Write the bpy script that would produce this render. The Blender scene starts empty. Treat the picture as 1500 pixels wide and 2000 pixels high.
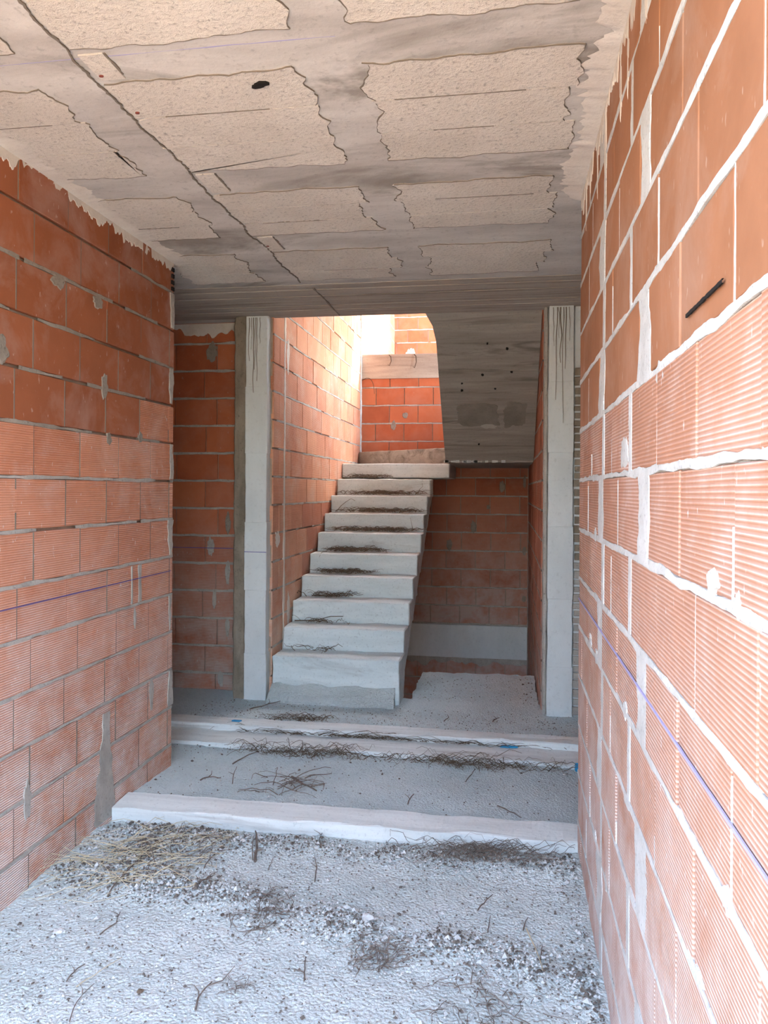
import bpy, bmesh, math, random
from mathutils import Vector, Matrix, noise
random.seed(7)
sc = bpy.context.scene
COL = sc.collection

# ------------------------------------------------------------------ camera, sky, sun, exposure
YAW = math.radians(9.09)
CAM_H = 1.5
cd = bpy.data.cameras.new('camera'); cam = bpy.data.objects.new('camera', cd); COL.objects.link(cam)
cd.sensor_fit = 'VERTICAL'; cd.sensor_height = 36; cd.lens = 27.0
cd.shift_y = -0.0215; cd.clip_start = 0.02
cam.matrix_world = (Matrix.Translation((0, 0, CAM_H)) @ Matrix.Rotation(YAW, 4, 'Z')
                    @ Matrix.Rotation(math.pi/2, 4, 'X') @ Matrix.Rotation(math.radians(0.35), 4, 'Z'))
sc.camera = cam

SUN_ELEV, SUN_AZ = math.radians(58), math.radians(38)      # azimuth: from +X turning to +Y
w = bpy.data.worlds.new('sky'); sc.world = w; w.use_nodes = True
nt = w.node_tree
sky = nt.nodes.new('ShaderNodeTexSky'); sky.sky_type = 'NISHITA'; sky.sun_disc = False
sky.sun_elevation = SUN_ELEV; sky.sun_rotation = math.pi/2 - SUN_AZ
sky.air_density = 1.0; sky.dust_density = 3.5; sky.ozone_density = 1.0
bg = nt.nodes['Background']; bg.inputs['Strength'].default_value = 1.05
wb = nt.nodes.new('ShaderNodeMix'); wb.data_type = 'RGBA'; wb.blend_type = 'MULTIPLY'; wb.inputs[0].default_value = 1
wb.inputs[7].default_value = (1.10, 1.06, .95, 1)          # white balance of the whole sky
nt.links.new(sky.outputs[0], wb.inputs[6]); nt.links.new(wb.outputs[2], bg.inputs[0])
sd = bpy.data.lights.new('sun', 'SUN'); sd.energy = 7.5; sd.angle = 0.035; sd.color = (1, .92, .78)
so = bpy.data.objects.new('sun', sd); COL.objects.link(so)
sdir = Vector((math.cos(SUN_ELEV)*math.cos(SUN_AZ), math.cos(SUN_ELEV)*math.sin(SUN_AZ), math.sin(SUN_ELEV)))
so.rotation_euler = sdir.to_track_quat('Z', 'Y').to_euler(); so.location = (3, 6, 9)
sc.view_settings.view_transform = 'Standard'; sc.view_settings.look = 'None'
sc.view_settings.gamma = 1; sc.view_settings.use_curve_mapping = False
sc.view_settings.exposure = 2.12

# ------------------------------------------------------------------ the measured layout (metres)
XL, XR = -1.76, 0.296            # corridor wall faces
YL, YR = 3.87, 3.255             # far ends of the corridor walls
Y0 = 0.45                       # open entrance behind the camera
ZC = 2.71                        # ceiling
YCOL = 5.12                      # column faces
SXL, SXR = -1.62, 0.23           # stairwell side walls
YB = 8.45                        # stairwell back wall
UPX, UPY = -.38, 8.78              # gap left in the added roof slabs that shape the sun: X < UPX, Y > UPY
S_, C_ = math.sin(YAW), math.cos(YAW)
def at(px, py, z=0.0):           # a point of the horizontal plane z seen at this place of the photograph
    D = 1500*(CAM_H - z)/(py - 957); X = (px - 990)*C_*D/1500
    return Vector((X, (D + X*S_)/C_, z))

# ------------------------------------------------------------------ helpers
def fbm(x, y, z=0.0, o=4): return noise.fractal(Vector((x, y, z)), 1.0, 2.0, o)
def nz(x, y, z=0.0): return noise.noise(Vector((x, y, z)))
def link(name, me, mat=None, parent=None):
    o = bpy.data.objects.new(name, me); COL.objects.link(o)
    if mat is not None and me is not None and not me.materials: me.materials.append(mat)
    if parent is not None: o.parent = parent
    return o
def mesh(name, v, f, smooth=False):
    me = bpy.data.meshes.new(name); me.from_pydata([tuple(p) for p in v], [], f); me.validate(); me.update()
    if smooth:
        for p in me.polygons: p.use_smooth = True
    return me
def tag(o, label=None, cat=None, group=None, kind=None):
    if label: o['label'] = label
    if cat: o['category'] = cat
    if group: o['group'] = group
    if kind: o['kind'] = kind
    return o
def empty(name, loc=(0, 0, 0)):
    o = bpy.data.objects.new(name, None); COL.objects.link(o); o.location = loc; o.empty_display_size = .1
    return o
class MB:
    def __init__(s): s.v = []; s.f = []
    def add(s, v, f):
        n = len(s.v); s.v += [Vector(p) for p in v]; s.f += [[i+n for i in q] for q in f]
    def box(s, x0, x1, y0, y1, z0, z1):
        s.add([(x0,y0,z0),(x1,y0,z0),(x1,y1,z0),(x0,y1,z0),(x0,y0,z1),(x1,y0,z1),(x1,y1,z1),(x0,y1,z1)],
              [(0,3,2,1),(4,5,6,7),(0,1,5,4),(1,2,6,5),(2,3,7,6),(3,0,4,7)])
    def prism(s, pts, lo, hi, axis='z'):
        n = len(pts)
        def P(p, h): return (p[0], p[1], h) if axis == 'z' else (h, p[0], p[1])
        s.add([P(p, lo) for p in pts] + [P(p, hi) for p in pts],
              [list(range(n))[::-1], list(range(n, 2*n))] + [(i, (i+1) % n, (i+1) % n+n, i+n) for i in range(n)])
    def tube(s, pts, r0, r1=None, k=5):
        r1 = r0 if r1 is None else r1; pts = [Vector(p) for p in pts]; n = len(pts); vs = []; fs = []
        for i, p in enumerate(pts):
            t = (pts[min(i+1, n-1)] - pts[max(i-1, 0)]).normalized()
            a = t.orthogonal().normalized() if abs(t.z) > .9 else t.cross(Vector((0,0,1))).normalized()
            b = t.cross(a); r = r0 + (r1-r0)*i/(n-1)
            for j in range(k):
                q = 2*math.pi*j/k; vs.append(p + a*math.cos(q)*r + b*math.sin(q)*r)
        for i in range(n-1):
            for j in range(k): fs.append((i*k+j, i*k+(j+1) % k, (i+1)*k+(j+1) % k, (i+1)*k+j))
        fs += [tuple(range(k))[::-1], tuple(range((n-1)*k, n*k))]
        s.add(vs, fs)
    def fix(s, me):
        bm = bmesh.new(); bm.from_mesh(me); bmesh.ops.recalc_face_normals(bm, faces=bm.faces); bm.to_mesh(me); bm.free()
    def build(s, name, mat, parent=None, smooth=False, off=None):
        v = s.v if off is None else [p - Vector(off) for p in s.v]
        me = mesh(name, v, s.f, smooth); s.fix(me)
        return link(name, me, mat, parent)
def rough(me, cell, amp, seed=0, freq=8.0, bevel=.006):
    """cast-concrete look: bevel, cut into cells and push the surface about"""
    bm = bmesh.new(); bm.from_mesh(me)
    bmesh.ops.recalc_face_normals(bm, faces=bm.faces)
    if bevel: bmesh.ops.bevel(bm, geom=list(bm.edges), offset=bevel, segments=1, affect='EDGES', clamp_overlap=True)
    for _ in range(9):
        es = [e for e in bm.edges if e.calc_length() > cell]
        if not es: break
        bmesh.ops.subdivide_edges(bm, edges=es, cuts=1, use_grid_fill=True)
        if len(bm.verts) > 9000: break
    bm.normal_update()
    for v in bm.verts:
        p = v.co; v.co = p + v.normal*amp*fbm(p.x*freq+seed, p.y*freq, p.z*freq, 3)
    bm.to_mesh(me); bm.free()

# ------------------------------------------------------------------ materials
class NT:
    def __init__(s, name, rough=.9):
        s.m = bpy.data.materials.new(name); s.m.use_nodes = True; s.t = s.m.node_tree; s.t.nodes.clear()
        s.out = s.n('ShaderNodeOutputMaterial'); s.p = s.n('ShaderNodeBsdfPrincipled')
        s.p.inputs['Roughness'].default_value = rough
        s.p.inputs['Specular IOR Level'].default_value = .25
        s.l(s.p.outputs[0], s.out.inputs[0])
    def n(s, t, **k):
        q = s.t.nodes.new(t)
        for a, b in k.items(): setattr(q, a, b)
        return q
    def l(s, a, b): s.t.links.new(a, b)
    def coord(s, kind='Object', scale=(1,1,1), rnd=False):
        c = s.n('ShaderNodeTexCoord'); mp = s.n('ShaderNodeMapping'); mp.inputs['Scale'].default_value = scale
        if kind == 'World':
            g = s.n('ShaderNodeNewGeometry'); s.l(g.outputs['Position'], mp.inputs['Vector'])
        else: s.l(c.outputs[kind], mp.inputs['Vector'])
        if rnd:
            oi = s.n('ShaderNodeObjectInfo'); m = s.math('MULTIPLY', oi.outputs['Random'], 37.0)
            cx = s.n('ShaderNodeCombineXYZ')
            for i in range(3): s.l(m, cx.inputs[i])
            s.l(cx.outputs[0], mp.inputs['Location'])
        return mp.outputs[0]
    def noise(s, vec, scale, detail=4, rough=.6, dist=0.0):
        q = s.n('ShaderNodeTexNoise'); q.inputs['Scale'].default_value = scale; q.inputs['Detail'].default_value = detail
        q.inputs['Roughness'].default_value = rough; q.inputs['Distortion'].default_value = dist
        s.l(vec, q.inputs['Vector']); return q.outputs['Fac']
    def voro(s, vec, scale, out='Distance'):
        q = s.n('ShaderNodeTexVoronoi'); q.inputs['Scale'].default_value = scale; s.l(vec, q.inputs['Vector']); return q.outputs[out]
    def math(s, op, a, b=None, clamp=False):
        q = s.n('ShaderNodeMath'); q.operation = op; q.use_clamp = clamp
        for i, x in enumerate((a, b)):
            if x is None: continue
            if isinstance(x, (int, float)): q.inputs[i].default_value = x
            else: s.l(x, q.inputs[i])
        return q.outputs[0]
    def ramp(s, fac, *stops):
        q = s.n('ShaderNodeValToRGB'); e = q.color_ramp.elements
        while len(e) < len(stops): e.new(.5)
        for i, (p, c) in enumerate(stops):
            e[i].position = p; e[i].color = (c, c, c, 1) if isinstance(c, (int, float)) else (*c, 1)
        s.l(fac, q.inputs[0]); return q.outputs['Color']
    def mix(s, fac, a, b, blend='MIX'):
        q = s.n('ShaderNodeMix'); q.data_type = 'RGBA'; q.blend_type = blend
        for i, x in ((0, fac), (6, a), (7, b)):
            if isinstance(x, (int, float)): q.inputs[i].default_value = x
            elif isinstance(x, tuple): q.inputs[i].default_value = (*x, 1)
            else: s.l(x, q.inputs[i])
        return q.outputs[2]
    def color(s, c):
        if isinstance(c, tuple): s.p.inputs['Base Color'].default_value = (*c, 1)
        else: s.l(c, s.p.inputs['Base Color'])
    def bump(s, h, strength=.5, dist=.01):
        q = s.n('ShaderNodeBump'); q.inputs['Strength'].default_value = strength; q.inputs['Distance'].default_value = dist
        s.l(h, q.inputs['Height']); s.l(q.outputs[0], s.p.inputs['Normal'])

def plain(name, c, rough=.9):
    m = NT(name, rough); m.color(c); return m.m

def brick_mat(name, ribs=1.0, dust=.3, cols=((.60,.235,.125), (.67,.295,.175), (.54,.195,.10)), dust_glare_c=(.82,.76,.73), splash_glare=1.05):
    m = NT(name, .88)
    oi = m.n('ShaderNodeObjectInfo')
    base = m.ramp(oi.outputs['Random'], (0, cols[2]), (.5, cols[0]), (1, cols[1]))
    v = m.coord('Object', rnd=True); ob = m.coord('Object')
    mott = m.noise(v, 7, 4)
    base = m.mix(m.math('MULTIPLY', m.ramp(mott, (.3, 0.0), (.75, 1.0)), .35), base, tuple(min(1, c*1.35) for c in cols[1]))
    sx = m.n('ShaderNodeSeparateXYZ'); m.l(ob, sx.inputs[0])
    wave = m.math('SINE', m.math('MULTIPLY', sx.outputs[2], 2*math.pi/.0088))
    wv = m.math('ADD', m.math('MULTIPLY', wave, .5), .5)
    # pale cement rubbed over the rib crests, cement splashes and painted glare low on the wall
    wp = m.coord('World')
    smear = m.ramp(m.noise(wp, 3.2, 6, .65, .4), (.47, 0.0), (.72, 1.0))
    spl = m.ramp(m.noise(m.coord('World', (1, 1, .45)), 60, 2, .5), (.70, 0.0), (.74, 1.0))
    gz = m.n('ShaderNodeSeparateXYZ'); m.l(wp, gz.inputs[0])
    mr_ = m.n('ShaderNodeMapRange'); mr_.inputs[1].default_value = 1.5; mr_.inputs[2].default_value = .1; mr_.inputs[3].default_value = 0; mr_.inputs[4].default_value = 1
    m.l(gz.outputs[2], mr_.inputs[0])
    sp2 = m.math('MULTIPLY', m.math('MULTIPLY', mr_.outputs[0], m.ramp(m.noise(wp, 5.5, 6, .7, .2), (.28, 0.0), (.62, 1.0))), splash_glare)  # cement spatter and glare painted together, stronger towards the floor
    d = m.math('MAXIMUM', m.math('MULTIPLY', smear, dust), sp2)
    crest = m.math('POWER', wv, 2.2)
    if ribs: d = m.math('ADD', m.math('MULTIPLY', d, m.math('ADD', m.math('MULTIPLY', crest, .7), .5)), m.math('MULTIPLY', crest, .10*ribs))
    d = m.math('ADD', d, m.math('MULTIPLY', spl, .55 if ribs else .2), True)
    col = m.mix(d, base, dust_glare_c)
    if ribs: col = m.mix(m.math('MULTIPLY', m.math('POWER', m.math('SUBTRACT', 1.0, wv), 3.0), .35*ribs), col, tuple(c*.45 for c in cols[0]))
    m.color(col)
    fine = m.noise(v, 90, 3)
    h = m.math('ADD', m.math('MULTIPLY', wv, ribs), m.math('MULTIPLY', fine, .25))
    m.bump(h, .8 if ribs else .25, .0035)
    return m.m

def concrete(name, a, b, scale=4, streak=(1, 1, 1), pits=.3, fine=45, bump=.5, stain=None, stain_c=(.2,.17,.13), bdist=.006):
    m = NT(name, .92)
    wv = m.coord('World', streak); w1 = m.coord('World')
    n1 = m.noise(wv, scale, 6, .62, .3)
    col = m.mix(m.ramp(n1, (.32, 0.0), (.68, 1.0)), a, b)
    if stain:
        n2 = m.noise(m.coord('World', tuple(.6*s for s in streak)), scale*.8, 5, .7, .8)
        col = m.mix(m.math('MULTIPLY', m.ramp(n2, (stain, 0.0), (stain+.13, 1.0)), .75), col, stain_c)
    n3 = m.noise(w1, fine, 4, .7)
    col = m.mix(m.math('MULTIPLY', m.ramp(n3, (.56, 0.0), (.72, 1.0)), pits), col, tuple(c*.5 for c in a))
    m.color(col)
    h = m.math('ADD', m.math('MULTIPLY', n1, .6), m.math('MULTIPLY', n3, .55))
    m.bump(h, bump, bdist)
    return m.m

def dirt_mat(name, a, b, dark, bump=1.0):
    m = NT(name, .95); w1 = m.coord('World')
    n1 = m.noise(w1, 2.6, 6, .6); n2 = m.noise(w1, 46, 6, .72); n3 = m.noise(w1, 150, 3, .6)
    vo = m.voro(w1, 85)
    col = m.mix(m.ramp(n1, (.35, 0.0), (.65, 1.0)), a, b)
    col = m.mix(m.math('MULTIPLY', m.ramp(n2, (.56, 0.0), (.66, 1.0)), .42), col, dark)
    m.color(col)
    h = m.math('ADD', m.math('MULTIPLY', n2, .8), m.math('ADD', m.math('MULTIPLY', n3, .35), m.math('MULTIPLY', vo, -.5)))
    m.bump(h, bump, .02)
    return m.m

M = {}
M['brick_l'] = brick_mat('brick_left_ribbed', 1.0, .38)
M['brick_l_shade'] = brick_mat('brick_left_smooth_shaded', 0, .16, ((.28,.090,.039), (.32,.108,.050), (.25,.076,.032)))  # darker copy for the upper courses, their weaker light put into the colour
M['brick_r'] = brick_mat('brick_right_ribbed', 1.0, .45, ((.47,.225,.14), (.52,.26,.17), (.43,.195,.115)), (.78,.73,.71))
M['brick_r_shade'] = brick_mat('brick_right_smooth_shaded', 0, .16, ((.295,.128,.064), (.33,.147,.077), (.265,.112,.054)), (.70,.62,.55))  # upper right courses, shade likewise painted into the brick colour
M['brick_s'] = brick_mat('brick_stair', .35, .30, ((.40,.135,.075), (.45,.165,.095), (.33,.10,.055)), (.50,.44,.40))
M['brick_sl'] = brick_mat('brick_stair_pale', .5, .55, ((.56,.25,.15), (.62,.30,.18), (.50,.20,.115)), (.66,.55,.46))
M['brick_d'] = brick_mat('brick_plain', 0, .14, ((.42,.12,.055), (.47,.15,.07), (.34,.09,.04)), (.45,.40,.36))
M['mortar'] = concrete('mortar', (.34,.315,.28), (.47,.44,.40), 9, pits=.8, fine=75, bump=.9)
M['mortar_r'] = concrete('mortar_pale', (.46,.46,.445), (.62,.625,.615), 9, pits=.8, fine=75, bump=.9)
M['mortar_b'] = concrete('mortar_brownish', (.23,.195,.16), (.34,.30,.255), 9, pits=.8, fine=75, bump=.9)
M['mortar_d'] = concrete('mortar_deep', (.30,.23,.18), (.40,.33,.27), 10, pits=.5, fine=80)
M['smear'] = concrete('mortar_smear', (.60,.54,.48), (.70,.65,.59), 9, pits=.3, fine=90)
M['ceil'] = concrete('ceiling_concrete', (.40,.37,.34), (.64,.61,.57), 2.6, (.55, 1.7, 1), pits=.4, fine=40, stain=.53, stain_c=(.22,.195,.165))
M['block'] = concrete('ceiling_block', (.60,.545,.48), (.70,.645,.575), 3.5, pits=.9, fine=62, bump=1.0, bdist=.014)
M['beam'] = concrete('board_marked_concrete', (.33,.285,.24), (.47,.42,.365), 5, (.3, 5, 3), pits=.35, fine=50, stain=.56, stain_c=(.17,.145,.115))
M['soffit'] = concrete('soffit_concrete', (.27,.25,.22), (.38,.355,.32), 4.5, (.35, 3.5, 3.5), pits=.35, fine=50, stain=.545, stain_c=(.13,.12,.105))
M['col'] = concrete('column_concrete', (.60,.64,.645), (.68,.72,.725), 6, (1, 1, .5), pits=.25, fine=40)
M['col_d'] = concrete('column_stained', (.19,.16,.12), (.32,.275,.22), 10, (1, 1, .4), pits=.6, fine=45, bump=1.0)
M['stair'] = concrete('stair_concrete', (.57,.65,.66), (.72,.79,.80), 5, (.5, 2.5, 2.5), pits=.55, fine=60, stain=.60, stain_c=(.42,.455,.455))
M['kerb'] = concrete('kerb_concrete', (.58,.61,.60), (.74,.77,.755), 5, (.3, 4, 4), pits=.4, fine=50, stain=.57, stain_c=(.38,.37,.355))
M['floor'] = dirt_mat('floor_rubble_dust', (.64,.71,.70), (.77,.83,.82), (.36,.40,.40))
M['dirt'] = dirt_mat('floor_dust_grey', (.64,.745,.76), (.76,.85,.86), (.33,.39,.40))
M['gravel'] = concrete('gravel_pale', (.48,.49,.48), (.64,.65,.64), 30, pits=.2, fine=150)
M['litter'] = concrete('litter_dark', (.085,.07,.06), (.17,.145,.125), 30, pits=.2, fine=150)
M['twig'] = concrete('twig_brown', (.11,.085,.07), (.19,.155,.13), 40, pits=.3, fine=150)
M['straw'] = concrete('dry_straw', (.47,.39,.25), (.62,.54,.38), 30, pits=.2, fine=120)
M['root'] = concrete('root_brown', (.075,.056,.04), (.16,.12,.085), 40, pits=.3, fine=150)
M['chalk'] = plain('chalk_blue', (.10,.09,.30)); M['chalk_p'] = plain('chalk_blue_pale', (.36,.34,.56))
M['dark'] = plain('dark_hollow', (.012,.010,.009)); M['crack'] = plain('crack_shadow', (.19,.16,.13))
M['blue'] = plain('blue_plastic', (.02,.25,.48), .45); M['red'] = plain('red_brick_chip', (.22,.06,.045))
M['ground'] = dirt_mat('ground_pale', (.40,.345,.27), (.47,.41,.33), (.28,.235,.18))
M['steel'] = plain('rusty_wire', (.09,.055,.035), .7)

# ------------------------------------------------------------------ walls made of single bricks
class Wall:
    """u runs along the wall from (ox, oy), n is its outward face, bricks are children of the mortar core"""
    def __init__(s, name, ox, oy, U, N, u0, u1, z0, z1, rec=.010, thick=.12, core='mortar_d', brick_d=.09):
        s.O = Vector((ox, oy, 0)); s.U = Vector(U); s.N = Vector(N); s.rec = rec; s.cache = {}; s.bd = brick_d
        s.u0, s.u1, s.z0, s.z1 = u0, u1, z0, z1
        mb = MB(); P = s.P
        mb.add([P(u0,-thick,z0),P(u1,-thick,z0),P(u1,-rec,z0),P(u0,-rec,z0),P(u0,-thick,z1),P(u1,-thick,z1),P(u1,-rec,z1),P(u0,-rec,z1)],
               [(0,3,2,1),(4,5,6,7),(0,1,5,4),(1,2,6,5),(2,3,7,6),(3,0,4,7)])
        s.root = mb.build(name, M[core]); s.root['kind'] = 'structure'
        ly = Vector((0,0,1)).cross(s.U)
        s.R = Matrix((s.U, ly, Vector((0,0,1)))).transposed().to_4x4()
    def P(s, u, n, z): return s.O + s.U*u + s.N*n + Vector((0, 0, z))
    def brick(s, a, b, z0, z1, mat, proud=0.0, jit=.0012):
        L, H, D = round(b-a, 3), round(z1-z0, 3), s.bd
        if L < .012 or H < .012: return
        k = (L, H, mat)
        if k not in s.cache:
            c = min(.0022, H*.2, L*.2); x, y, z = L/2, D/2, H/2; v = []; f = []
            for sy in (-1, 1):
                v += [(-x,sy*(y-c),-z),(x,sy*(y-c),-z),(x,sy*(y-c),z),(-x,sy*(y-c),z)]
                v += [(-x+c,sy*y,-z+c),(x-c,sy*y,-z+c),(x-c,sy*y,z-c),(-x+c,sy*y,z-c)]
            for o_ in (0, 8):
                for i in range(4):
                    q = (o_+i, o_+(i+1)%4, o_+4+(i+1)%4, o_+4+i); f.append(q if o_ == 0 else q[::-1])
                q = (o_+4, o_+5, o_+6, o_+7); f.append(q if o_ == 0 else q[::-1])
            for i in range(4): f.append((i, i+8, (i+1)%4+8, (i+1)%4))
            me = mesh('brick', v, f); me.materials.append(M[mat]); s.cache[k] = me
        o = bpy.data.objects.new('brick', s.cache[k]); COL.objects.link(o); o.parent = s.root
        j = random.uniform(-1, 1)*jit*1.6 + proud
        o.matrix_local = Matrix.Translation(s.P((a+b)/2, -D/2 + j, (z0+z1)/2)) @ s.R @ Matrix.Rotation(random.gauss(0, .003), 4, 'Y') @ Matrix.Rotation(random.gauss(0, .002), 4, 'Z')
    def strip(s, name, mat, pts_fn, i0, i1, step, vertical=False, fixed=0.0, proud=.002, back=.012):
        """a ragged band of mortar along the wall; pts_fn(t) gives (lo, hi) half widths or None"""
        mb = MB(); n = max(2, int((i1-i0)/step)); prev = None
        for i in range(n+1):
            t = i0 + (i1-i0)*i/n; r = pts_fn(t)
            if r is None: prev = None; continue
            lo, hi = r; e = min(.004, (hi+lo)*.35)
            q = [(-lo, -back), (-lo+e*.3, proud*.6), (-lo+e, proud*(1+.5*nz(t*40, fixed*9))), (hi-e, proud*(1+.5*nz(t*40+9, fixed*9))), (hi-e*.3, proud*.6), (hi, -back)]
            ring = [s.P(fixed+x, y, t) if vertical else s.P(t, y, fixed+x) for x, y in q]
            base = len(mb.v); mb.v += ring
            if prev is not None:
                for k in range(5): mb.f.append([prev+k, prev+k+1, base+k+1, base+k])
            prev = base
        if mb.f: return mb.build(name, M[mat], s.root)
    def blob(s, name, mat, u, z, ru, rz, seed, proud=.0015, jag=.45, n=26):
        proud = min(proud, .002); jag *= .62; ru *= .85
        c = []
        for i in range(n):
            a = 2*math.pi*i/n; r = max(.4, 1 + jag*fbm(math.cos(a)*2+seed, math.sin(a)*2, seed*1.7, 3))
            c.append((u+math.cos(a)*ru*r, z+math.sin(a)*rz*r))
        mb = MB(); vs = [s.P(u, proud, z)] + [s.P(u+(x-u)*.8, proud, z+(y-z)*.8) for x, y in c] + [s.P(x, -.004, y) for x, y in c]
        fs = [(0, 1+i, 1+(i+1)%n) for i in range(n)] + [(1+i, 1+n+i, 1+n+(i+1)%n, 1+(i+1)%n) for i in range(n)]
        mb.add(vs, fs); return mb.build(name, M[mat], s.root)
    def quadstrip(s, name, mat, pts, half, proud):
        """thin painted line on the face through (u, z) points"""
        mb = MB()
        for i, (u, z) in enumerate(pts):
            h = half*(1+.5*nz(i*1.3, u*7)); mb.v += [s.P(u, proud, z-h), s.P(u, proud, z+h), s.P(u, proud-.003, z-h), s.P(u, proud-.003, z+h)]
            if i:
                b = 4*i; mb.f += [[b-4, b, b+1, b-3], [b-3, b+1, b+3, b-1], [b-4, b-2, b+2, b]]
        return mb.build(name, M[mat], s.root)

PITCH, LEN = .20, .32
def course_zs(z0, z1, phase):
    k = math.floor((z0-phase)/PITCH); out = []
    z = phase + k*PITCH
    while z < z1 - .005: out.append((max(z, z0), min(z+PITCH, z1))); z += PITCH
    return out
def spans(u0, u1, ph, L=LEN, gap=.006):
    j = ph + math.ceil((u0-ph)/L)*L; cuts = [u0]
    while j < u1 - .02:
        if j > u0 + .02: cuts.append(j)
        j += L
    cuts.append(u1)
    return [(a + (gap/2 if a > u0 else 0), b - (gap/2 if b < u1 else 0)) for a, b in zip(cuts, cuts[1:])]
def bedfn(seed, w, dry=0.0, amp=.6):
    def f(t):
        a = fbm(t*7+seed, seed*3.1, 0, 6)*1.25; b = fbm(t*9+seed*2, 5.5, seed, 6)*1.25
        if dry and fbm(t*2.3, seed*7.7, 2.0, 3) < -0.55+dry: return None
        return (max(.003, w*(1+amp*a)), max(.003, w*(1+amp*b)))
    return f

def build_wall(W, phase, mats, phases, bed=.012, bedw=.009, mortar='mortar', dry=None, gap=.006, proud=.0015, L=LEN, u0=None, u1=None, strip_u0=None, heads=None):
    u0 = W.u0 if u0 is None else u0; u1 = W.u1 if u1 is None else u1
    for r, (za, zb) in enumerate(course_zs(W.z0, W.z1, phase)):
        k = round((za - phase)/PITCH)
        sp = phases(k, za) if callable(phases) else spans(u0, u1, phases[k % len(phases)] + random.uniform(-.012, .012), L, gap)
        for a, b in sp:
            if heads and b < u1-.02 and b > 2.2: W.strip('mortar_head', heads, bedfn(b*7+k, .0022, .12, 1.2), za+.008, zb-.008, .012, True, b+gap/2, .0003)
            W.brick(a, b, za + bed/2, zb - (bed/2 if zb < W.z1 else 0), mats(za, (a+b)/2))
        if r > 0:
            dz = dry(za) if dry else 0
            W.strip('mortar_bed', mortar(za) if callable(mortar) else mortar, bedfn(k*3.37+W.u0, bedw, dz), (u0 if strip_u0 is None else strip_u0), u1-.002, .014, False, za, proud)

# corridor left wall: faces +X
WL = Wall('wall_left', XL, 0, (0,1,0), (1,0,0), Y0, YL, -.10, ZC, rec=.016, thick=.14)
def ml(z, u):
    if z > 1.90: return 'brick_l_shade'
    if z > 1.70: return 'brick_l' if u > 3.6 else 'brick_l_shade'
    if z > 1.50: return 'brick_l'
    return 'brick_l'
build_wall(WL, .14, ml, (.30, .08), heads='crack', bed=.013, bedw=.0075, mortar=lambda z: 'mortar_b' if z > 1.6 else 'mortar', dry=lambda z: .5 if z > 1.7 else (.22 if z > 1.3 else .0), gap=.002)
# cement smears at the end of every second course, at the foot and at the top
for k in range(0, 14):
    z = .14 + k*PITCH - PITCH
    if k % 2 == 0 and z > 0: WL.strip('mortar_edge', 'mortar', bedfn(k*1.9+40, .022, 0, .9), z+.01, z+PITCH-.005, .018, True, YL-.028, .004)
zz = []
def topsmear(t):
    a = fbm(t*4, 3.3, 0, 3) + .8*fbm(t*38, 1.3, 0, 4); return (max(.004, .034 + .040*a), .0)
WL.strip('mortar_smear', 'smear', topsmear, Y0, YL-.01, .006, False, ZC-.004, .002)
for u, z, ru, rz, sd_ in ((3.63,.47,.035,.09,8),(3.16,1.95,.035,.06,12),
                          (2.45,1.99,.06,.055,13),(3.5,1.75,.03,.03,15),(3.2,1.72,.03,.03,18),(2.8,2.32,.06,.03,20),(3.1,2.31,.05,.03,21),(2.62,.33,.03,.08,25),(3.45,.88,.02,.06,26)):
    WL.blob('mortar_patch', 'mortar' if z < 1.6 else 'mortar_b', u, z, ru, rz, sd_, .0025, .55, 40)
def footsmear(t):
    w_ = .030 + .085*max(0, 1-t/.5); return (max(.004, w_*(1+.5*fbm(t*9, 2.2, 0, 5))), max(.004, (w_*.55)*(1+.6*fbm(t*9, 7.2, 0, 5))))
WL.strip('mortar_smear', 'mortar', footsmear, .02, .50, .012, True, 3.20, .002)
for u, w_ in ((3.5, .016), (3.42, .009)):
    WL.strip('mortar_head', 'mortar', bedfn(u, w_, 0), .95, 1.13, .02, True, u, .002)
WL.quadstrip('chalk_line', 'chalk', [(Y0+i*(YL-.03-Y0)/60, 1.065) for i in range(61)], .0013, .0036)
# open cells in the cut brick at the top of the wall's end
cell = MB()
for r in range(4):
    for c in range(2): 
        mz = 2.56 + r*.034; mu = YL-.030 + c*.017; p = WL.P
        cell.add([p(mu-.005,.006,mz-.010),p(mu+.005,.006,mz-.010),p(mu+.005,.006,mz+.010),p(mu-.005,.006,mz+.010),p(mu-.005,-.01,mz-.010),p(mu+.005,-.01,mz-.010),p(mu+.005,-.01,mz+.010),p(mu-.005,-.01,mz+.010)],
                 [(0,1,2,3),(0,4,5,1),(1,5,6,2),(2,6,7,3),(3,7,4,0)])
cell.build('brick_cells', M['dark'], WL.root)

# corridor right wall: faces -X
WR = Wall('wall_right', XR, 0, (0,1,0), (-1,0,0), Y0, YR, -.10, ZC, rec=.006, thick=.14, core='mortar_r')
def mr(z, u): return 'brick_r_shade' if z > 1.72 else 'brick_r'
wide = []
def rspans(k, z):
    j = random.uniform(-.01, .01)
    if k % 2 == 0:
        cuts = [(Y0,.755),(.76,1.07+j),(1.078+j,1.395),(1.402,1.70),(1.82,2.14),(2.147,2.46),(2.585,2.905),(2.912,3.0+.25)]
        wide.append((k, z, 1.76, .062)); wide.append((k, z, 2.523, .064))
    else:
        cuts = [(Y0,.635),(.64,.954+j),(.960+j,1.272),(1.279,1.595),(1.603,1.915),(1.955,2.27),(2.277,2.44),(2.49,2.80),(2.807,3.12),(3.127,3.25)]
        wide.append((k, z, 1.935, .022)); wide.append((k, z, 2.465, .027))
    return cuts
build_wall(WR, .145, mr, rspans, bed=.014, bedw=.0095, mortar='mortar_r', proud=.0016)
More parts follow.
